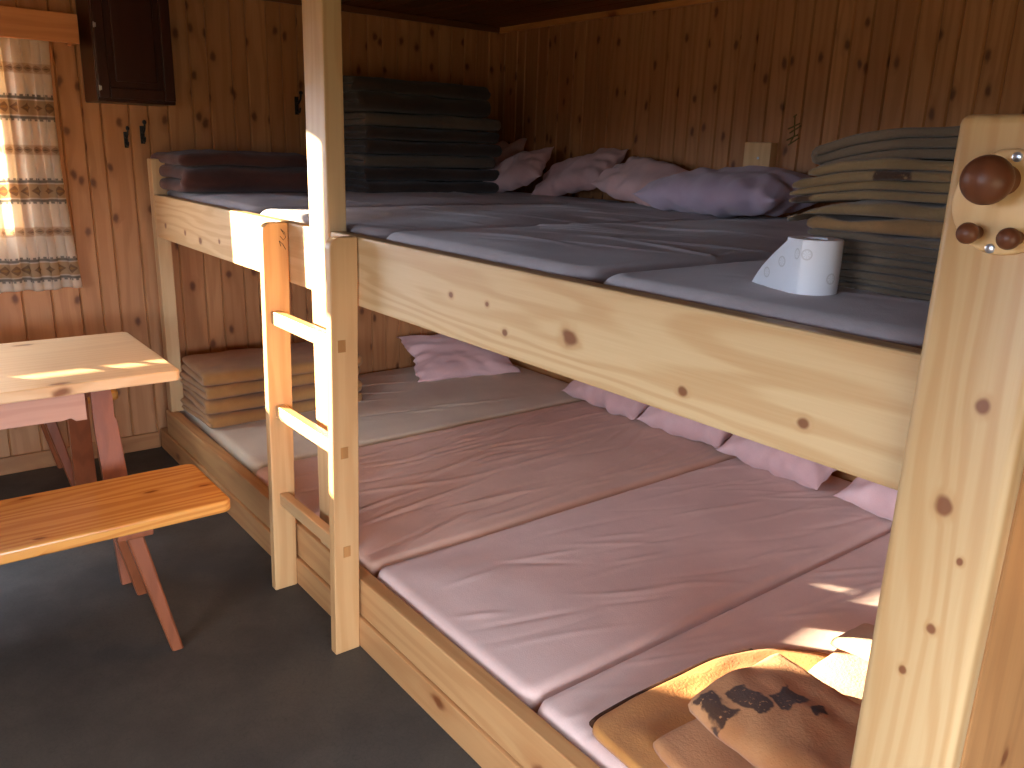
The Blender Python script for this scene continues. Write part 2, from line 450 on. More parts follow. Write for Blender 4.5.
struct('baseboard_right', B(XR-.016, XR-.0005, YF+.02, YB-.02, 0, .045, bev=.004), m_trimy)
struct('baseboard_front', B(XL+.02, XR-.02, YF+.0005, YF+.016, 0, .045, bev=.004), m_trim)

# left window: casement frame, with an added slot and unseen boards that shape the sunlight
bm = bmesh.new()
xa, xb = XL-.075, XL-.005
xm = XL-.016
box(bm, xm, xb, HY0, HY1, HZ0, 1.091)                                   # sill member
box(bm, xm, xb, HY0, HY1, 1.111, 1.146)                                # bar added above the slot, trims the sun patch
for a, b in ((HY0, -1.69), (-1.465, -1.41), (-1.307, -1.275), (-1.205, HY1)): box(bm, xm+.001, xb-.001, a, b, 1.09, 1.112)  # added blocks, split the slot's sunlight into separate strips on the table
box(bm, xm, xb, -1.425, HY1, 1.925, HZ1); box(bm, xm, xb, HY0, -1.545, 1.925, HZ1)     # added head panels, leave a sun gap for the post only
for a, b, zz in ((-1.427, -.84, 1.755), (-1.772, -1.543, 1.78), (HY0, -1.77, 1.69)): box(bm, xm+.002, xb-.002, a, b, zz, 1.94)  # added filler boards, hold the sun off the upper mattress and rail
box(bm, xa, xb, HY0, HY0+.03, 1.05, HZ1); box(bm, xa, xb, HY1-.05, HY1, 1.05, HZ1)
wf = struct('window_1', bm, m_val)
o = obj('pane', box(bmesh.new(), XL-.045, XL-.041, HY0+.03, HY1-.05, 1.146, HZ1), m_glass, wf)
# front window
bm = bmesh.new()
for a, b in ((WX0, WX0+.05), ((WX0+WX1)/2-.03, (WX0+WX1)/2+.03), (WX1-.05, WX1)): box(bm, a, b, YF-.07, YF-.01, WZ0, WZ1, bev=.004)
for a, b in ((WZ0, WZ0+.05), (WZ1-.05, WZ1)): box(bm, WX0, WX1, YF-.07, YF-.01, a, b, bev=.004)
wf2 = struct('window_2', bm, m_val)
obj('pane', box(bmesh.new(), WX0+.05, WX1-.05, YF-.043, YF-.039, WZ0+.05, WZ1-.05), m_glass, wf2)

bm = bmesh.new()
for a, b in ((RY0, RY0+.05), ((RY0+RY1)/2-.03, (RY0+RY1)/2+.03), (RY1-.05, RY1)): box(bm, XR+.01, XR+.07, a, b, RZ0, RZ1, bev=.004)
for a, b in ((RZ0, RZ0+.05), (RZ1-.05, RZ1)): box(bm, XR+.01, XR+.07, RY0, RY1, a, b, bev=.004)
wf3 = struct('window_3', bm, m_val)
obj('pane', box(bmesh.new(), XR+.039, XR+.043, RY0+.05, RY1-.05, RZ0+.05, RZ1-.05), m_glass, wf3)
# ------------------------------------------------------------------ bunk bed
bunk = thing('bunk_bed', 'built-in two-level pine sleeping platform with wide front rails, along the back wall', 'bunk bed', ROOT)
XE = 3.684
def P_(name, *a, mat=m_lrail, bev=.004, parent=bunk, **k): return obj(name, B(*a, bev=bev), mat, parent, **k)
PX0, PX1 = 1.772, 1.906
P_('upper_rail', .066, PX0-.001, 0, .045, 1.098, 1.295, mat=m_rail, bev=.006)
P_('upper_rail', PX1+.001, XE, 0, .045, 1.098, 1.295, mat=m_rail, bev=.006)
P_('lower_rail', .0, XE, -.012, .036, .105, .231, bev=.004)
P_('kickboard', XL+.02, XE+.1, -.022, .03, 0, .103, bev=.004)
P_('post', PX0, PX1, -.004, .056, .232, ZC-.001, mat=m_post, bev=.004)
P_('corner_post', .004, .066, -.002, .062, .232, 1.455, mat=m_post, bev=.004)
P_('lower_platform', XL+.003, XE+.06, .037, 2.1, .085, .108, bev=.002)
P_('upper_platform', XL+.003, XE+.06, .046, 2.1, 1.135, 1.16, bev=.002)
P_('head_board', XL+.003, XE+.06, 2.102, YB-.001, .085, .30, bev=.003)
# near post and end panel
np_ = obj('end_post', B(3.686, 3.822, -.032, .012, .0, 1.598, bev=.012, seg=3), m_npost, bunk, smooth=.6)
P_('end_panel', 3.797, 3.821, .0135, .42, .0, 1.45, mat=m_endp, bev=.003)
pl = bmesh.new()
pc = Vector((3.7605, -.0325, 1.499))
lathe(pl, [(0, .060), (.008, .060), (.011, .0585), (.0125, .056)], pc, (0, -1, 0), 64)
plate = obj('peg_plate', pl, m_plate, bunk, smooth=.6)
def peg(x, z, r, L):
    bm = bmesh.new(); prof = [(0, r*.62), (L*.32, r*.55), (L*.45, r*.6)]
    c = L - r*.92
    for i in range(13):
        a = pi*.80 - i*(pi*.80)/12
        prof.append((c + r*.92*math.cos(a), r*math.sin(a) + 0.0001))
    p2 = [prof[0]]
    for q in prof[1:]:
        if q[0] > p2[-1][0] - 1e-6: p2.append(q)
    lathe(bm, p2, (x, pc.y-.012, z), (0, -1, 0), 32)
    return obj('peg', bm, m_knob, plate, smooth=.9)
peg(3.757, 1.524, .0275, .072); peg(3.737, 1.463, .0125, .036); peg(3.782, 1.461, .0125, .036)
for x, z in ((3.766, 1.550), (3.755, 1.446)):
    bm = bmesh.new(); lathe(bm, [(0, .0056), (.0015, .0056), (.0026, .0035)], (x, pc.y-.0122, z), (0, -1, 0), 20)
    s = obj('screw', bm, m_steel, plate, smooth=.6)

# ------------------------------------------------------------------ ladder
lad = thing('bunk_ladder', 'short wooden ladder with three rungs standing against the front of the bunk', 'ladder', (1.83, -.06, 0))
tilt = .018/1.3
def stile(x0, x1):
    pr_ = []
    r = .03; yt0, yt1, zt = -.088, -.003, 1.296
    pts = [(-.106, 0), (yt0-0.0, zt-r)]
    for i in range(1, 7):
        a = pi - i*pi/12; pts.append((yt0+r+r*math.cos(a), zt-r+r*math.sin(a)))
    pts += [(yt1, zt), (-.0235, 0)]
    return obj('stile', prism(pts, x1-x0, (x0, 0, 0), (0, 1, 0), (0, 0, 1), (1, 0, 0), bev=.003), m_ladder, lad)
s1 = stile(1.573, 1.608); s2 = stile(2.053, 2.088)
for z in (.99, .667, .346):
    yo = -z*tilt*0 
    rg = obj('rung', B(1.606, 2.055, -.074, -.042, z-.0225, z+.0225, bev=.004), m_rung, lad)
    obj('tenon', B(2.0882, 2.0888, -.072, -.048, z-.018, z+.018, bev=0), m_tenon, rg)
# pencil mark on the left stile: strokes of the handwritten number
def strokes(lines, mapf, w):
    bm = bmesh.new()
    for ln in lines: tube(bm, [mapf(*p) for p in ln], w, 6)
    return bm
wm = lambda a, b: Vector((1.6084, -.046 + a*.032, 1.285 - b*.075))
obj('pencil_mark', strokes([[(.35, .62), (.72, .78), (1.0, 1.0)], [(.35, .62), (.5, .86)], [(.45, .42), (.8, .6), (1.02, .5), (.98, .3), (.55, .12)], [(.55, .12), (.9, .36)]], wm, .0011), m_pencil, lad)

# ------------------------------------------------------------------ mattresses
def mattress(name, x0, x1, y0, y1, z0, z1, mat, label, seed, ang, namp, r=.035, rc=.05, n=28, group='', amp=.004, bulge=.01, skew=0.0):
    rg = random.Random(seed)
    W, L = x1-x0, y1-y0
    nx, ny = int(W/.0085), int(L/.0105)
    cre = []
    for i in range(n):
        cx, cy = rg.uniform(x0+.05, x1-.05), rg.uniform(y0+.1, y1-.1)
        a = ang + rg.gauss(0, .16); ln = rg.uniform(.08, .34); wd = rg.uniform(.006, .014); am = amp*rg.uniform(.35, 1.2)*(1 if rg.random() < .75 else -.8)
        cre.append((cx, cy, math.cos(a), math.sin(a), ln, wd, am, rg.uniform(-.5, .5)))
    bm = bmesh.new(); rows = []
    cxm, cym = (x0+x1)/2, (y0+y1)/2
    hx, hy = W/2, L/2
    def ease(t):     # denser near the rims
        return t
    for j in range(ny+1):
        row = []
        for i in range(nx+1):
            u = i/nx*2-1; v = j/ny*2-1
            px, py = u*hx, v*hy
            qx, qy = abs(px)-(hx-rc), abs(py)-(hy-rc)
            if qx > 0 and qy > 0:
                m_ = max(qx, qy); l = math.hypot(qx, qy)
                k = m_/l if l > 0 else 1
                qx, qy = qx*k, qy*k
                px = math.copysign(hx-rc+qx, px); py = math.copysign(hy-rc+qy, py)
                d = rc - math.hypot(qx, qy)
            else: d = rc - max(qx, qy)
            d = max(d, 0)
            z = z1 - r
            if d < r: z += math.sqrt(max(r*r - (r-d)**2, 0))
            else: z += r
            X, Y = cxm+px, cym+py
            e = min(1, d/.12)
            z += bulge*(1-(px/hx)**2)*(1-(py/hy)**4)*e + namp*nz(X*3.1, Y*2.3, seed)*e
            h = 0
            for (ax, ay, ca, sa, ln, wd, am, cv) in cre:
                dx, dy = X-ax, Y-ay
                s = dx*ca+dy*sa
                if abs(s) > 2.2*ln: continue
                t = -dx*sa+dy*ca + cv*s*s
                if abs(t) > 4*wd: continue
                h += am*math.exp(-(s/ln)**2*1.5-(t/wd)**2)
            z += h*min(1, d/.03) 
            row.append(bm.verts.new((X + skew*(py/hy), Y, z)))
        rows.append(row)
    for j in range(ny):
        for i in range(nx): bm.faces.new((rows[j][i], rows[j][i+1], rows[j+1][i+1], rows[j+1][i]))
    ring = [rows[0][i] for i in range(nx+1)] + [rows[j][nx] for j in range(1, ny+1)] + [rows[ny][i] for i in range(nx-1, -1, -1)] + [rows[j][0] for j in range(ny-1, 0, -1)]
    cur = ring
    for zz, ins in ((z0+.012, 0.0), (z0, .008)):
        nxt = []
        for v in cur:
            dx, dy = v.co.x-cxm, v.co.y-cym
            nxt.append(bm.verts.new((v.co.x - math.copysign(ins, dx), v.co.y - math.copysign(ins, dy), zz)))
        for k in range(len(cur)): bm.faces.new((cur[k], cur[(k+1) % len(cur)], nxt[(k+1) % len(cur)], nxt[k]))
        cur = nxt
    bm.faces.new(cur[::-1])
    o = obj(name, bm, mat, None, smooth=True, base=(cxm, cym, z0), rnd=False)
    return tag(o, label, 'mattress', group)
gl = 'mattresses on the lower bunk'; gu = 'mattresses on the upper bunk'
A_ = math.radians(83)
mattress('mattress', XL+.012, .995, .068, 2.085, .1085, .238, m_cream, 'cream mattress under the four sand-coloured blankets on the lower bunk', 1, A_, .006, n=24, group=gl, amp=.005)
mattress('mattress', 1.0, 2.035, .046, 2.085, .1085, .238, m_low2, 'heavily creased pink mattress on the lower bunk directly behind the ladder', 2, math.radians(93), .007, n=90, group=gl, amp=.005)
mattress('mattress', 2.040, 2.848, .046, 2.085, .1085, .240, m_low, 'bare pink mattress in the middle of the lower bunk, right of the ladder', 3, math.radians(72), .007, n=44, group=gl, amp=.0038)
mattress('mattress', 2.853, 3.665, .046, 2.085, .1085, .238, m_low, 'pink mattress on the lower bunk under the caramel and rumpled blankets', 4, math.radians(66), .006, n=50, group=gl, amp=.0036)
UZ = 1.308
mattress('mattress', XL+.012, 1.115, .066, 2.085, 1.161, UZ, m_up, 'grey mattress on the upper bunk beneath the dark blanket stack by the left wall', 11, .5, .010, n=26, group=gu, r=.05, rc=.08, amp=.006)
mattress('mattress', 1.12, 2.07, .060, 2.085, 1.161, UZ, m_up, 'grey mattress on the upper bunk behind the tall post and ladder', 12, .4, .011, n=26, group=gu, r=.05, rc=.08, amp=.006)
mattress('mattress', 2.075, 2.945, .050, 2.085, 1.161, UZ+.004, m_up, 'grey mattress on the upper bunk in front of the plump lilac pillow', 13, .3, .011, n=26, group=gu, r=.05, rc=.08, amp=.006)
mattress('mattress', 2.95, 3.672, .050, 2.085, 1.161, UZ, m_up, 'grey mattress on the upper bunk under the white paper roll and olive blankets', 14, .4, .006, n=16, group=gu, r=.05, rc=.09, amp=.004)

# ------------------------------------------------------------------ pillows
def pillow(name, center, half, rot, mat, label, seed, group, h=.085, pinch=.10, wr=.022):
    """stuffed cushion: half=(a, b) half sizes; rot = Euler (x, y, z)"""
    a, b = half; N, M = 56, 40
    bm = bmesh.new(); sides = []
    for sgn in (1, -1):
        rows = []
        for j in range(M+1):
            row = []
            for i in range(N+1):
                u, v = i/N*2-1, j/M*2-1
                ed = (1-u**4)*(1-v**4); ry = .05*nz(u*1.7+seed*3.1, 0, 4)*b + .03*b*nz(u*5, seed, 1)
                t = h*max(ed, 0)**.62*(1 - .25*(u*u+v*v)/2)
                x = a*u*(1 - pinch*(1-v*v)*u*u*.8 ); y = b*v*(1 - pinch*(1-u*u)*v*v*.8) + ry*3*v*v
                w = wr*(nz(x*9+seed, y*9, sgn*2.0) + .7*nz(x*22, y*13+seed, sgn))*min(1, ed*3)
                w += wr*.9*math.sin(12*math.atan2(v, u)+seed)*(1-ed)*min(1, ed*6)
                row.append((x, y, sgn*t + w*.6))
            rows.append(row)
        sides.append(rows)
    R = Matrix.LocRotScale(Vector(center), __import__('mathutils').Euler(rot).to_quaternion(), Vector((1, 1, 1)))
    ver = []
    for s in range(2):
        vr = []
        for j in range(M+1):
            r = []
            for i in range(N+1):
                if s == 1 and (i in (0, N) or j in (0, M)): r.append(ver[0][j][i])
                else: r.append(bm.verts.new(R @ Vector(sides[s][j][i])))
            vr.append(r)
        ver.append(vr)
    for s in range(2):
        for j in range(M):
            for i in range(N):
                q = (ver[s][j][i], ver[s][j][i+1], ver[s][j+1][i+1], ver[s][j+1][i])
                bm.faces.new(q if s == 0 else q[::-1])
    zmin = min(v.co.z for v in bm.verts)
    o = obj(name, bm, mat, None, smooth=True, base=(center[0], center[1], zmin), rnd=False)
    return tag(o, label, 'pillow', group)
pu, plw = 'pillows along the upper bunk', 'pillows along the lower bunk'
pillow('pillow', (1.98, 1.77, 1.408), (.385, .23), (.10, -.03, -.06), m_pil2, 'plump lilac pillow lying flat on the upper bunk below the wall block', 1, pu, h=.090)
pillow('pillow', (1.36, 1.92, 1.418), (.28, .155), (.47, .16, -.12), m_pil, 'pink pillow propped on the wall right next to the plump lilac pillow', 2, pu, h=.07, wr=.02)
pillow('pillow', (.82, 1.95, 1.430), (.28, .145), (.62, -.22, .06), m_pil, 'rumpled pink pillow with one raised corner, second from the plump lilac one', 3, pu, h=.065, wr=.024)
pillow('pillow', (.48, 1.78, 1.425), (.23, .14), (.62, -.30, .35), m_pil, 'small pink pillow, one corner up, third from the plump lilac one', 4, pu, h=.06, wr=.018)
pillow('pillow', (.12, 1.90, 1.455), (.20, .17), (.95, -.1, .55), m_pil, 'dim pillow standing in the corner beside the dark blanket stack', 5, pu, h=.06)
pillow('pillow', (.17, 1.66, .345), (.22, .33), (0, .42, -.20), m_pil, 'pink pillow leaning on the left wall at the far end of the lower bunk', 6, plw, h=.06, wr=.015)
pillow('pillow', (1.23, 1.935, .342), (.29, .145), (.42, 0, -.05), m_pil, 'lower bunk pillow first along the back wall from the one leaning on the left wall', 7, plw, h=.075, wr=.015)
pillow('pillow', (1.76, 1.945, .345), (.25, .145), (.42, 0, .05), m_pil, 'lower bunk pillow second along the back wall, at the seam behind the ladder mattress', 8, plw, h=.08, wr=.015)
pillow('pillow', (2.29, 1.92, .345), (.265, .155), (.40, 0, -.05), m_pil, 'lower bunk pillow at the head of the bare middle mattress', 9, plw, h=.08, wr=.015)
pillow('pillow', (2.93, 1.89, .35), (.30, .165), (.38, 0, -.06), m_pil, 'pale pink lower bunk pillow nearest the end post', 10, plw, h=.085, wr=.015)

# ------------------------------------------------------------------ blankets
def folded(name, org, L, W, n, t, rz, mat, label, group, seed, gap=.004, droop=0, jit=.012, bow=0, cat='blanket', lift=0, puff=0, hollow=0, ends=None, rough_=1.0, rev=False, droop0=0):
    """a blanket folded to and fro n times: rounded loops at both ends of local x, layered edges on the local y sides.
    org = centre of its underside"""
    rg = random.Random(seed)
    pitch = t + gap
    path = []; s = 0
    ends = ends or [(-L/2 + rg.uniform(-jit, jit), L/2 + rg.uniform(-jit, jit)) for _ in range(n)]
    K = 26
    for k in range(n):
        a, b = ends[k]
        if k % 2: a, b = b, a
        z = t/2 + k*pitch
        for i in range(K+1):
            f = i/K; path.append((a + (b-a)*f, z))
        if k < n-1:
            sg = 1 if k % 2 == 0 else -1
            xe = b; r = pitch/2
            for i in range(1, 8):
                th = -pi/2 + pi*i/8
                path.append((xe + sg*(r+hollow)*math.cos(th), z + r + r*math.sin(th)))
    # start of next pass differs a little: smooth
    pts = path[:]
    for _ in range(3):
        pts = [pts[0]] + [((pts[i-1][0]+2*pts[i][0]+pts[i+1][0])/4, (pts[i-1][1]+2*pts[i][1]+pts[i+1][1])/4) for i in range(1, len(pts)-1)] + [pts[-1]]
    arc = [0]
    for i in range(1, len(pts)): arc.append(arc[-1]+math.hypot(pts[i][0]-pts[i-1][0], pts[i][1]-pts[i-1][1]))
    H = n*pitch
    bm = bmesh.new(); lu = bm.verts.layers.float.new('su'); lv = bm.verts.layers.float.new('sv')
    NV = max(14, int(W/.03))
    ed_ = [(0, .2), (.05, .55), (.16, .8), (.32, .95), (.6, 1.0)]
    vs = [-W/2+t*a for a, _ in ed_] + [-W/2+t*.6+(W-1.2*t)*i/NV for i in range(1, NV)] + [W/2-t*a for a, _ in ed_[::-1]]
    sc = [q for _, q in ed_] + [1.0]*(NV-1) + [q for _, q in ed_[::-1]]
    ca, sa = math.cos(rz), math.sin(rz)
    grid = []
    for j, v in enumerate(vs):
        top, bot = [], []
        for i, (x, z) in enumerate(pts):
            i0, i1 = max(i-1, 0), min(i+1, len(pts)-1)
            dx, dz = pts[i1][0]-pts[i0][0], pts[i1][1]-pts[i0][1]
            l = math.hypot(dx, dz) or 1
            nx_, nz_ = -dz/l, dx/l
            e = .55 if i in (0, len(pts)-1) else 1
            hw = t/2*sc[j]*e
            lay = int(min(n-1, z/pitch))
            vy = v + jit*.8*nz(lay*3.3+seed, x*1.5, j > NV/2)  + jit*.5*nz(x*7, z*40, seed)
            for sgn, arr in ((1, top), (-1, bot)):
                X, Z = x + nx_*hw*sgn, z + nz_*hw*sgn
                X *= 1 - .05*max(0, (abs(v)-(W/2-.06))/.06)**2
                f = max(0, min(1, Z/H))
                wob = (.30*t*nz(X*5+seed, vy*5, seed*1.7) + .16*t*nz(X*14, vy*14+seed, Z*30))*f*rough_
                Z2 = max(0.0, Z + wob + bow*f*(1-(2*X/L)**2))
                if puff: Z2 += puff*f*(1-min(1, abs(2*X/L))**4)*(1-min(1, abs(2*v/W))**4)
                if droop:
                    dd = max(0, (-X - L/2 + .16)/.16); Z2 -= droop*dd*dd*f
                if droop0: Z2 -= droop0*max(0, (-X - L/2 + .22)/.22)**2
                if lift: Z2 += lift*f*(X/L+.5)
                wx, wy = org[0] + X*ca - vy*sa, org[1] + X*sa + vy*ca
                vt = bm.verts.new((wx, wy, org[2] + Z2)); vt[lu] = arc[-1]-arc[i] if rev else arc[i]; vt[lv] = v + W/2
                arr.append(vt)
        grid.append(top + bot[::-1])
    m_ = len(grid[0])
    for j in range(len(vs)-1):
        for i in range(m_): bm.faces.new((grid[j][i], grid[j][(i+1) % m_], grid[j+1][(i+1) % m_], grid[j+1][i]))
    h = m_//2
    for g_ in (grid[0], grid[-1]):
        for i in range(h-1): bm.faces.new((g_[i], g_[i+1], g_[m_-2-i], g_[m_-1-i]))
    o = obj(name, bm, mat, None, smooth=True, base=org, rnd=False)
    return tag(o, label, cat, group)

# four sand-coloured blankets on the lower bunk, far end
g = 'folded blankets at the far end of the lower bunk'
z = .2405
for i, (nm, th) in enumerate([('lowest', .030), ('second from the bottom', .031), ('second from the top', .030), ('topmost', .033)]):
    folded('folded_blanket', (.235 + .008*(i % 2), .455, z), .40 - .01*i, .80, 2, th, .03*(-1)**i, m_bl_low,
           f'sand-coloured folded blanket, {nm} of the four on the lower bunk', g, 20+i, gap=.002, puff=.006 if i == 3 else 0)
    z += 2*(th+.002) + .003
# big red-brown folded blanket on the upper bunk next to the corner post
UZt = 1.324
folded('folded_blanket', (.18, .36, UZt-.006), .40, .66, 3, .050, .02, m_bl_red, 'large reddish brown folded blanket on the upper bunk by the corner post', None, 31, gap=.006, jit=.02, puff=.02, hollow=.01)
# dark stack on the upper bunk
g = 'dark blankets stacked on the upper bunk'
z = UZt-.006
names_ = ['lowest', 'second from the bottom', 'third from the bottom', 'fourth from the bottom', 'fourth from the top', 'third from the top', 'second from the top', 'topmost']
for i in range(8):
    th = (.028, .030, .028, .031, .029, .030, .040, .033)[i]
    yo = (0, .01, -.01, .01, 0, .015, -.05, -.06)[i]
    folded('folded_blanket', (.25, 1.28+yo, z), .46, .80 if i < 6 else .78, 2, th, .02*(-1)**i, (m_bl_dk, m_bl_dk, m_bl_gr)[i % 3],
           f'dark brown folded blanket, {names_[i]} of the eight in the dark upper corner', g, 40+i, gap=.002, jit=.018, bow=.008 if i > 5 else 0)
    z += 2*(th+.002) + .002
# olive stack near the end post
g = 'olive blankets stacked on the upper bunk by the end post'
z = UZ+.006
spec = [  # mat, t, n, xoffset, label, extra
 (m_bl_gr, .011, 2, .02, 'thin dark folded blanket at the very bottom of the olive stack by the end post', {}),
 (m_bl_gr, .011, 2, .03, 'thin dark folded blanket, second from the bottom of the olive stack', {}),
 (m_bl_gr, .012, 2, .02, 'grey-brown folded blanket just above the two thin dark ones in the olive stack', {}),
 (m_bl_gr, .013, 2, .01, 'grey-brown folded blanket right under the fuzzy tan one in the olive stack', {}),
 (m_bl_tan, .029, 1, .00, 'fuzzy tan blanket in the middle of the olive stack', {}),
 (m_bl_ol, .027, 1, -.02, 'olive folded blanket on top of the fuzzy tan one, its end hanging over', {'droop': .05}),
 (m_bl_pt, .016, 2, -.03, 'olive folded blanket with a dark brown patch at its rounded end', {'droop': .01}),
 (m_bl_st, .017, 2, -.005, 'olive folded blanket with a dark brown stripe, second from the top of its stack', {}),
 (m_bl_gr, .014, 3, .0, 'grey-olive folded blanket topmost on the olive stack by the end post', {'lift': .02}),
]
for i, (mt, th, n, xo, lb, ex) in enumerate(spec):
    folded('folded_blanket', (3.455 + xo, .60 + .01*(-1)**i, z), .40, .56, n, th, .02*(-1)**i, mt, lb, g, 60+i, gap=.001, jit=.016, rough_=1.8, hollow=.004, droop0=(0, 0, 0, .002, .006, .010, .018, .026, .034)[i], **ex)
    z += n*(th+.001) + .0005

# spread caramel blanket on the lower bunk, with a dark bound edge
def sheet_poly(poly, z0, t, seed, amp=.006, res=.016):
    """thick cloth lying flat inside a rounded polygon"""
    bm = bmesh.new()
    xs = [p[0] for p in poly]; ys = [p[1] for p in poly]
    def sd(x, y):
        ins = False; dm = 9
        for i in range(len(poly)):
            x1, y1 = poly[i-1]; x2, y2 = poly[i]
            ex, ey = x2-x1, y2-y1; l2 = ex*ex+ey*ey
            k = max(0, min(1, ((x-x1)*ex+(y-y1)*ey)/l2))
            dm = min(dm, math.hypot(x-x1-k*ex, y-y1-k*ey))
            if (y1 > y) != (y2 > y) and x < (x2-x1)*(y-y1)/(y2-y1)+x1: ins = not ins
        return dm if ins else -dm
    # rings scaled towards the centroid
    cx, cy = sum(xs)/len(xs), sum(ys)/len(ys)
    out = []
    for i in range(len(poly)):
        a, b = poly[i], poly[(i+1) % len(poly)]
        k = max(1, int(math.hypot(b[0]-a[0], b[1]-a[1])/.012))
        for q in range(k): out.append((a[0]+(b[0]-a[0])*q/k, a[1]+(b[1]-a[1])*q/k))
    for _ in range(10):
        out = [((out[i-1][0]+2*out[i][0]+out[(i+1) % len(out)][0])/4, (out[i-1][1]+2*out[i][1]+out[(i+1) % len(out)][1])/4) for i in range(len(out))]
    fr = [(1, 0), (1.0, .35), (.995, .75), (.985, .95), (.97, 1)] + [(.97*(1-q/26), 1) for q in range(1, 26)]
    rings = []
    for s, zz in fr:
        ring = []
        for x, y in out:
            X, Y = cx+(x-cx)*s, cy+(y-cy)*s
            e = min(1, (1-s)*8)
            Z = z0 + t*zz + (amp*nz(X*7, Y*7, seed)+amp*.6*nz(X*17, Y*11, seed+3))*e + (.004*nz(X*9, Y*9, 7) if zz else 0)
            ring.append(bm.verts.new((X, Y, Z)))
        rings.append(ring)
    n = len(out)
    for a, b in zip(rings, rings[1:]):
        for i in range(n): bm.faces.new((a[i], a[(i+1) % n], b[(i+1) % n], b[i]))
    bm.faces.new(rings[-1]); bm.faces.new(rings[0][::-1])
    return bm, out
polyF = [(3.03, .07), (3.025, .22), (3.035, .52), (3.07, .64), (3.10, .70), (3.20, .80), (3.42, .86), (3.64, .84), (3.64, .06), (3.30, .058)]
bm, outl = sheet_poly(polyF, .252, .022, 5)
flat = obj('spread_blanket', bm, m_bl_flat, None, smooth=True, base=(3.33, .45, .252), rnd=False)
tag(flat, 'caramel blanket spread flat on the lower bunk with a dark bound edge', 'blanket')
bm = bmesh.new()
k0 = [i for i, p in enumerate(outl) if p[0] < 3.075 and p[1] < .66]
seq = sorted([outl[i] for i in k0 if outl[i][1] > .085], key=lambda p: p[1])
tube(bm, [(x-.002, y, .263) for x, y in seq], .0105, 8)
obj('edge_binding', bm, m_bind, flat, smooth=True, rnd=False)

# rumpled blanket lying on it
folded('rumpled_blanket', (3.43, .36, .277), .46, .46, 3, .027, pi/2-.10, m_bl_rum, 'rumpled tan blanket with dark brown stripes heaped at the front of the lower bunk', None, 81,
       gap=.010, jit=.02, hollow=.020, bow=.010, puff=.02, rough_=3.4, rev=True,
       ends=[(-.27, .12), (-.12, .13), (-.11, .14)])
folded('folded_blanket', (3.44, .75, .262), .44, .46, 2, .030, pi/2+.06, m_bl_sun, 'sunlit beige blanket with a dark band on the lower bunk behind the end post', None, 82,
       gap=.012, jit=.03, hollow=.012, puff=.02, rough_=2.2, rev=True, ends=[(-.24, .19), (.04, .20)])

# ------------------------------------------------------------------ paper roll
PC = Vector((3.352, .235, UZ+.002)); rr, hh = .047, .098
troll = thing('toilet_roll', 'white toilet paper roll with a loose torn sheet, standing on the upper bunk', 'toilet roll', PC)
bm = bmesh.new(); lu = bm.verts.layers.float.new('su'); lv = bm.verts.layers.float.new('sv')
N = 64; ri = .021
# view-facing direction is towards the camera; u=0 there
a0 = math.atan2(-1.3, .83)
def ringv(r, z):
    out = []
    for i in range(N):
        a = -pi + 2*pi*i/N
        v = bm.verts.new((PC.x + r*math.cos(a0+a), PC.y + r*math.sin(a0+a), PC.z + z)); v[lu] = a*rr; v[lv] = z; out.append(v)
    return out
R_ = [ringv(ri, 0), ringv(rr-.001, 0), ringv(rr, .002), ringv(rr, hh-.002), ringv(rr-.001, hh), ringv(ri, hh)]
for a, b in zip(R_, R_[1:] + R_[:1]):
    for i in range(N): bm.faces.new((a[i], a[(i+1) % N], b[(i+1) % N], b[i]))
obj('paper_body', bm, m_paper, troll, smooth=.6, rnd=False)
bm = bmesh.new()
lathe(bm, [(0.003, ri-.0004), (hh-.003, ri-.0004)], PC, (0, 0, 1), 40)
for f in [f for f in bm.faces if len(f.verts) > 8]: bm.faces.remove(f)
bmesh.ops.solidify(bm, geom=bm.faces[:], thickness=.0012)
obj('cardboard_core', bm, m_core, troll, smooth=.6, rnd=False)
# loose sheet: leaves the roll at its left side and runs to a torn tip
bm = bmesh.new(); lu = bm.verts.layers.float.new('su'); lv = bm.verts.layers.float.new('sv')
a1 = a0 - 1.02
p0 = Vector((PC.x + (rr+.0008)*math.cos(a1), PC.y + (rr+.0008)*math.sin(a1), PC.z))
td = Vector((math.sin(a1), -math.cos(a1), 0))
cols = []
def sheet_at(f):
    if f < 0:
        a = a1 - f*1.3
        return Vector((PC.x + (rr+.0008)*math.cos(a), PC.y + (rr+.0008)*math.sin(a), PC.z))
    d = f*.118
    q = p0 + td*d
    return q + Vector((math.cos(a1), math.sin(a1), 0))*(.006*math.sin(f*2.6))
for i in range(-10, 25):
    f = i/24
    base_ = sheet_at(f)
    top_ = hh if f <= .02 else hh*max(.03, (1-(f-.02)/.98)**.86)
    col_ = []
    for j in range(13):
        zz = .0005 + (top_-.0005)*j/12
        v = bm.verts.new(base_ + Vector((0, 0, zz)))
        v[lu] = -1.02*rr - f*.118; v[lv] = zz; col_.append(v)
    cols.append(col_)
for a, b in zip(cols, cols[1:]):
    for j in range(12): bm.faces.new((a[j], a[j+1], b[j+1], b[j]))
bmesh.ops.solidify(bm, geom=bm.faces[:], thickness=.0006)
obj('loose_sheet', bm, m_paper, troll, smooth=.6, rnd=False)

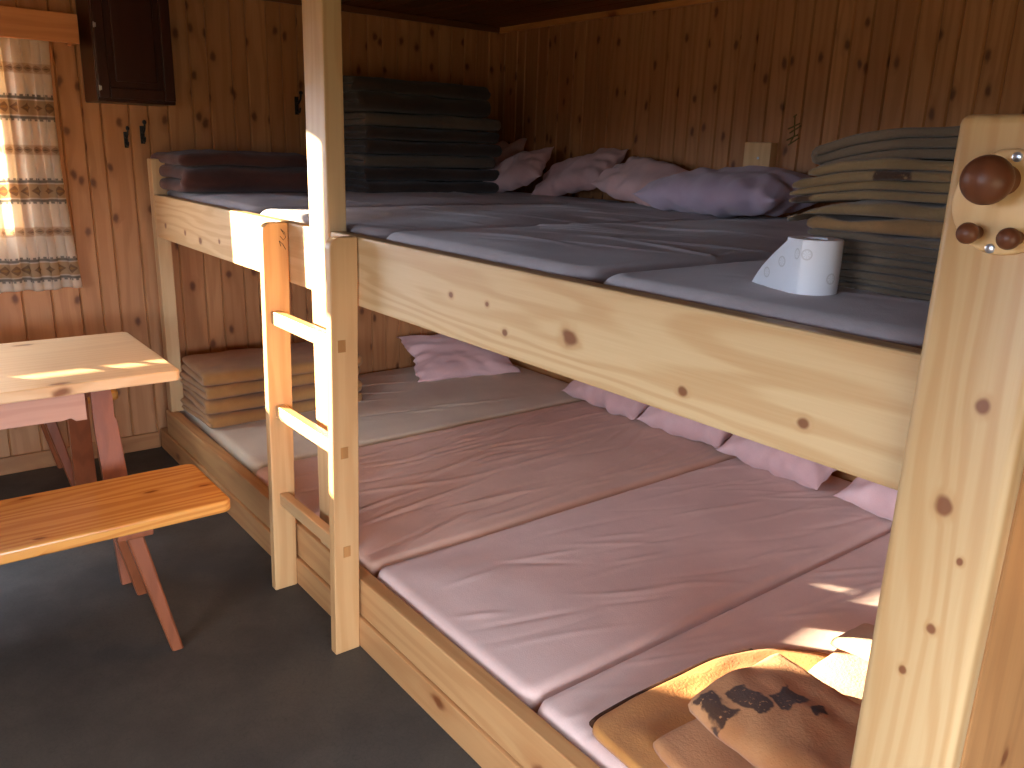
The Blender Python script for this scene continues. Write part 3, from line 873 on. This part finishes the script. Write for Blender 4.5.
# ------------------------------------------------------------------ table and benches
tab = thing('table', 'pale pine table with splayed legs beside the curtained window', 'table', (.885, -1.1, 0))
TX0, TX1, TY0, TY1 = .513, 1.257, -2.05, -.274
bm = bmesh.new(); box(bm, TX0, TX1, TY0, TY1, .722, .76)
ve = [e for e in bm.edges if abs(e.verts[0].co.z-e.verts[1].co.z) > .01]
bmesh.ops.bevel(bm, geom=ve, offset=.022, segments=4, affect='EDGES', profile=.5)
bmesh.ops.bevel(bm, geom=[e for e in bm.edges if len(e.link_faces) == 2 and e.calc_face_angle(0) > 1.2], offset=.006, segments=2, affect='EDGES', profile=.5)
obj('tabletop', bm, m_table, tab)
for x in (.640, 1.130-.022):
    # long skirt board with a stepped end
    pts = [(-1.86, .70), (-1.86, .61), (-.64, .60), (-.615, .605), (-.60, .592), (-.565, .592), (-.565, .721), (-1.86, .721)]
    obj('skirt', prism([(y, z) for y, z in pts], .022, (x, 0, 0), (0, 1, 0), (0, 0, 1), (1, 0, 0), bev=.002), m_apron, tab)
def tleg(sx, yc, sgn):
    xt, xb = .885 + sx*.225, .885 + sx*.365
    th = .032
    poly = [(-.03, .721), (.032, .721), (.036, .66), (.030, .60), (.042, .575), (.062*1, .0), (-.022, .0), (-.035, .56)]
    bm = bmesh.new()
    A, Bv = [], []
    for (dy, z) in poly:
        f = (.721-z)/.721
        x = xt + (xb-xt)*f
        A.append(bm.verts.new((x-th/2, yc+sgn*dy, z))); Bv.append(bm.verts.new((x+th/2, yc+sgn*dy, z)))
    n = len(poly); bm.faces.new(A[::-1]); bm.faces.new(Bv)
    for i in range(n): bm.faces.new((A[i], A[(i+1) % n], Bv[(i+1) % n], Bv[i]))
    bmesh.ops.bevel(bm, geom=[e for e in bm.edges if e.calc_length() > .05], offset=.003, segments=2, affect='EDGES', profile=.5)
    return obj('leg', bm, m_leg, tab)
for yc, sg in ((-.515, 1), (-1.81, -1)):
    for sx in (1, -1): tleg(sx, yc, sg)
    obj('bearer', B(.68, 1.09, yc-.025-.05*sg, yc+.025-.05*sg, .655, .721, bev=.012, seg=3), m_leg, tab)

def make_bench(x0, x1, y1, label):
    cx = (x0+x1)/2
    b = thing('bench', label, 'bench', (cx, -1.1, 0), 'benches along the table')
    y0 = -2.0
    bm = bmesh.new(); box(bm, x0, x1, y0, y1, .411, .45)
    ve = [e for e in bm.edges if abs(e.verts[0].co.z-e.verts[1].co.z) > .01]
    bmesh.ops.bevel(bm, geom=ve, offset=.03, segments=5, affect='EDGES', profile=.5)
    bmesh.ops.bevel(bm, geom=[e for e in bm.edges if len(e.link_faces) == 2 and e.calc_face_angle(0) > 1.2], offset=.008, segments=3, affect='EDGES', profile=.5)
    obj('seat', bm, m_bench, b)
    for s, yc in ((1, y1-.29), (-1, y0+.29)):
        obj('cleat', B(x0+.008, x1-.008, yc-.05, yc+.05, .392, .4105, bev=.004), m_leg, b)
        for sx in (-1, 1):
            xt, xb = cx + sx*((x1-x0)/2-.045), cx + sx*((x1-x0)/2+.008)
            bm = bmesh.new()
            vs = []
            for z, xx, yy, hw in ((.3925, xt, yc, .024), (0, xb, yc+s*.082, .017)):
                vs.append([bm.verts.new((xx+dx*hw, yy+dy*hw, z)) for dx, dy in ((-1, -1), (1, -1), (1, 1), (-1, 1))])
            bm.faces.new(vs[0]); bm.faces.new(vs[1][::-1])
            for i in range(4): bm.faces.new((vs[0][i], vs[0][(i+1) % 4], vs[1][(i+1) % 4], vs[1][i]))
            bmesh.ops.recalc_face_normals(bm, faces=bm.faces)
            bmesh.ops.bevel(bm, geom=[e for e in bm.edges if e.calc_length() > .2], offset=.005, segments=1, affect='EDGES')
            obj('leg', bm, m_leg, b)
    return b
make_bench(1.362, 1.754, -.286, 'orange varnished bench with splayed legs in front of the table')
make_bench(XL+.05, .325, -.287, 'bench mostly hidden under the table, between it and the left wall')

# ------------------------------------------------------------------ left wall things
# curtain
cur = bmesh.new(); lu = cur.verts.layers.float.new('su'); lv = cur.verts.layers.float.new('sv')
NY, NZ = 150, 70; zt, zb = 1.96, .868
cols = []
for i in range(NY+1):
    s = i/NY; col_ = []
    for j in range(NZ+1):
        f = j/NZ; z = zt + (zb-zt)*f
        yr = -.352 + .004*f + (.02*f if i == 0 else .02*f*(1-s)) - .012*math.sin(f*3.1)
        y = yr - s*.50*(1 + .03*f)
        ph = s*13.5 + .35*nz(s*6, f*1.2, 2)
        am = .011 + .007*f
        x = XL + .075 + am*math.sin(ph*pi) + .010*nz(s*9, f*1.6, 5)
        if s > .93: x += .0
        zz = z + (.012*math.sin(s*17)*max(0, f-.9)*10*.3) + .010*f*s*0
        v = cur.verts.new((x, y + .006*math.sin(ph*pi*2+1), zz)); v[lu] = s*.74; v[lv] = z; col_.append(v)
    cols.append(col_)
for a, b in zip(cols, cols[1:]):
    for j in range(NZ): cur.faces.new((a[j], a[j+1], b[j+1], b[j]))
bmesh.ops.solidify(cur, geom=cur.faces[:], thickness=.0012)
co = obj('curtain', cur, m_curt, None, smooth=True, base=(XL+.07, -.6, zb), rnd=False)
tag(co, 'cream woven curtain with brown patterned bands hanging beneath the wooden pelmet', 'curtain')
# pelmet box
val = thing('pelmet', 'wooden box pelmet across the top of the curtain', 'pelmet', (XL+.08, -1.1, 1.925))
obj('front_board', B(.022, .042, -1.25, -.242, 1.924, 2.042, bev=.003), m_val, val)
obj('end_board', B(XL+.001, .0215, -.262, -.243, 1.926, 2.040, bev=.002), m_val, val)
obj('curtain_rod', lathe(bmesh.new(), [(0, .007), (.98, .007)], (XL+.075, -1.25, 1.975), (0, 1, 0), 14), m_iron, val, smooth=.6)

# dark cabinet
cab = thing('wall_cabinet', 'dark stained wall cabinet with a framed door, hung above the corner post', 'cabinet', (XL+.13, -.045, 1.69))
CY0, CY1, CZ0, CZ1, CX = -.212, .112, 1.692, 2.21, .13
bm = bmesh.new(); box(bm, XL+.001, CX, CY0, CY1, CZ0, CZ1, bev=.004)
obj('body', bm, m_cab, cab)
dr = bmesh.new()
fw = .045
box(dr, CX+.0005, CX+.021, CY0+.004, CY0+.004+fw, CZ0+.015, CZ1-.01, bev=.004)
box(dr, CX+.0005, CX+.021, CY1-.004-fw, CY1-.004, CZ0+.015, CZ1-.01, bev=.004)
box(dr, CX+.0005, CX+.021, CY0+.004+fw, CY1-.004-fw, CZ0+.015, CZ0+.015+fw, bev=.004)
box(dr, CX+.0005, CX+.021, CY0+.004+fw, CY1-.004-fw, CZ1-.01-fw, CZ1-.01, bev=.004)
dro = obj('door', dr, m_cab, cab)
pn = bmesh.new(); box(pn, CX+.0005, CX+.010, CY0+.004+fw, CY1-.004-fw, CZ0+.015+fw, CZ1-.01-fw)
box(pn, CX+.008, CX+.018, CY0+.075, CY1-.075, CZ0+.085, CZ1-.08, bev=.006)
obj('door_panel', pn, m_cab, dro)
for z in (1.735, 1.985):
    bm = bmesh.new(); lathe(bm, [(0, .003), (.022, .003)], (CX+.024, CY0+.006, z), (0, 0, 1), 10)
    box(bm, CX+.021, CX+.023, CY0+.006, CY0+.015, z+.003, z+.019)
    h = obj('hinge', bm, m_steel, cab, smooth=.6)

# iron coat hooks on the left wall
def hook(y, z, label, s=1.0):
    h = thing('coat_hook', label, 'hook', (XL, y, z), 'iron coat hooks on the left wall')
    obj('plate', B(XL+.0005, XL+.005, y-.011*s, y+.011*s, z-.045*s, z+.045*s, bev=.0015), m_iron, h)
    bm = bmesh.new()
    tube(bm, [(XL+.004, y, z+.01*s), (XL+.03*s, y, z+.012*s), (XL+.055*s, y, z+.03*s), (XL+.062*s, y, z+.055*s)], [.006*s, .0055*s, .005*s, .005*s])
    lathe(bm, [(0, .003), (.004, .009*s), (.010, .0105*s), (.016, .009*s), (.02, .003)], (XL+.062*s, y, z+.052*s), (0, 0, 1), 14)
    obj('upper_prong', bm, m_iron, h, smooth=.8)
    bm = bmesh.new()
    tube(bm, [(XL+.004, y, z-.02*s), (XL+.022*s, y, z-.036*s), (XL+.042*s, y, z-.032*s), (XL+.050*s, y, z-.012*s)], [.0055*s, .005*s, .005*s, .0055*s])
    obj('lower_prong', bm, m_iron, h, smooth=.8)
hook(-.055, 1.535, 'black iron coat hook on the left wall, the one closer to the curtain', .8)
hook(.02, 1.56, 'black iron coat hook on the left wall just behind the corner post', .9)
hook(.80, 1.735, 'dark iron coat hook on the wall peeping out beside the tall post', 1.0)

# wooden block with a screw on the back wall
blk = thing('wall_block', 'small square pine block screwed to the back wall above the plump lilac pillow', 'block', (1.855, YB, 1.43))
obj('block_body', B(1.785, 1.925, YB-.052, YB-.0005, 1.43, 1.612, bev=.004), m_block, blk)
bm = bmesh.new(); lathe(bm, [(0, .006), (.002, .006), (.0032, .003)], (1.865, YB-.0525, 1.545), (0, -1, 0), 16)
obj('screw', bm, m_steel, blk, smooth=.6)
bm = bmesh.new(); lathe(bm, [(0, .004), (.0015, .004), (.002, .002)], (1.812, YB-.0525, 1.50), (0, -1, 0), 12)
obj('nail_head', bm, m_iron, blk, smooth=.6)
# faint green crayon marks on the boards above the block
gm = lambda a, b: Vector((1.945 + a*.10, YB-.0006, 1.755 - b*.165))
bm = strokes([[(.4, .22), (.55, .16)], [(.2, .52), (.75, .38)], [(.3, .62), (.82, .44)], [(.2, .80), (.72, .66)], [(.3, .92), (.8, .74)], [(.47, .19), (.5, .45), (.55, .66), (.4, .86)]], gm, .0028)
mk = obj('crayon_mark', bm, m_green, None, base=(1.99, YB, 1.67), rnd=False)
tag(mk, 'faint green crayon scribble on the back wall boards above the pine block', 'mark')

# ------------------------------------------------------------------ light
sd = D.lights.new('sun', 'SUN'); sd.energy = 44; sd.angle = math.radians(.53); sd.color = (1, .84, .62)
so = D.objects.new('sun', sd); C.objects.link(so)
v = Vector((1.3, 1, 0)).normalized(); el = math.atan(.22)
dirv = Vector((v.x*math.cos(el), v.y*math.cos(el), -math.sin(el)))
so.rotation_euler = dirv.to_track_quat('-Z', 'Y').to_euler(); so.location = (-3, -3, 3)
w = D.worlds.new('world'); bpy.context.scene.world = w; w.use_nodes = True
bg = w.node_tree.nodes['Background']; bg.inputs[1].default_value = SKY = 22.0
g = G(w.node_tree)                                  # bright hazy sky above the horizon, dim meadow below it
zz = g.sep(g.n.new('ShaderNodeTexCoord').outputs['Generated'])[2]
w.node_tree.links.new(g.mix(g.mr(zz, -.03, .05), (.085, .08, .05), (.66, .78, 1)), bg.inputs[0])
def portal(name, loc, rot, sx, sy):
    l = D.lights.new(name, 'AREA'); l.shape = 'RECTANGLE'; l.size = sx; l.size_y = sy; l.cycles.is_portal = True
    o = D.objects.new(name, l); C.objects.link(o); o.location = loc; o.rotation_euler = rot
portal('window_portal', ((WX0+WX1)/2, YF-.1, (WZ0+WZ1)/2), (pi/2, 0, 0), WX1-WX0, WZ1-WZ0)
portal('right_window_portal', (XR+.1, (RY0+RY1)/2, (RZ0+RZ1)/2), (pi/2, 0, pi/2), RY1-RY0, RZ1-RZ0)
portal('curtain_window_portal', (XL-.1, (HY0+HY1)/2, (HZ0+HZ1)/2), (pi/2, 0, -pi/2), HY1-HY0, HZ1-HZ0)

# ------------------------------------------------------------------ camera
cd = D.cameras.new('camera'); cam = D.objects.new('camera', cd); C.objects.link(cam)
cd.sensor_width = 36; cd.lens = 822.78*36/1024; cd.clip_start = .02
yaw, pitch, roll = (math.radians(a) for a in (38.239, -15.755, 1.864))
F = Vector((-math.cos(yaw)*math.cos(pitch), math.sin(yaw)*math.cos(pitch), math.sin(pitch)))
R = F.cross(Vector((0, 0, 1))).normalized(); U = R.cross(F)
c, s = math.cos(roll), math.sin(roll); R, U = c*R+s*U, -s*R+c*U
M = Matrix((R, U, -F)).transposed().to_4x4(); M.translation = (4.1789, -1.0867, 1.5378)
cam.matrix_world = M
sc = bpy.context.scene; sc.camera = cam
vs = sc.view_settings; sc.display_settings.display_device = 'sRGB'
vs.view_transform = 'Standard'; vs.look = 'None'; vs.exposure = .45; vs.gamma = 1; vs.use_curve_mapping = False
try: sc.cycles.max_bounces = 12; sc.cycles.diffuse_bounces = 8; sc.cycles.use_denoising = True
except Exception: pass
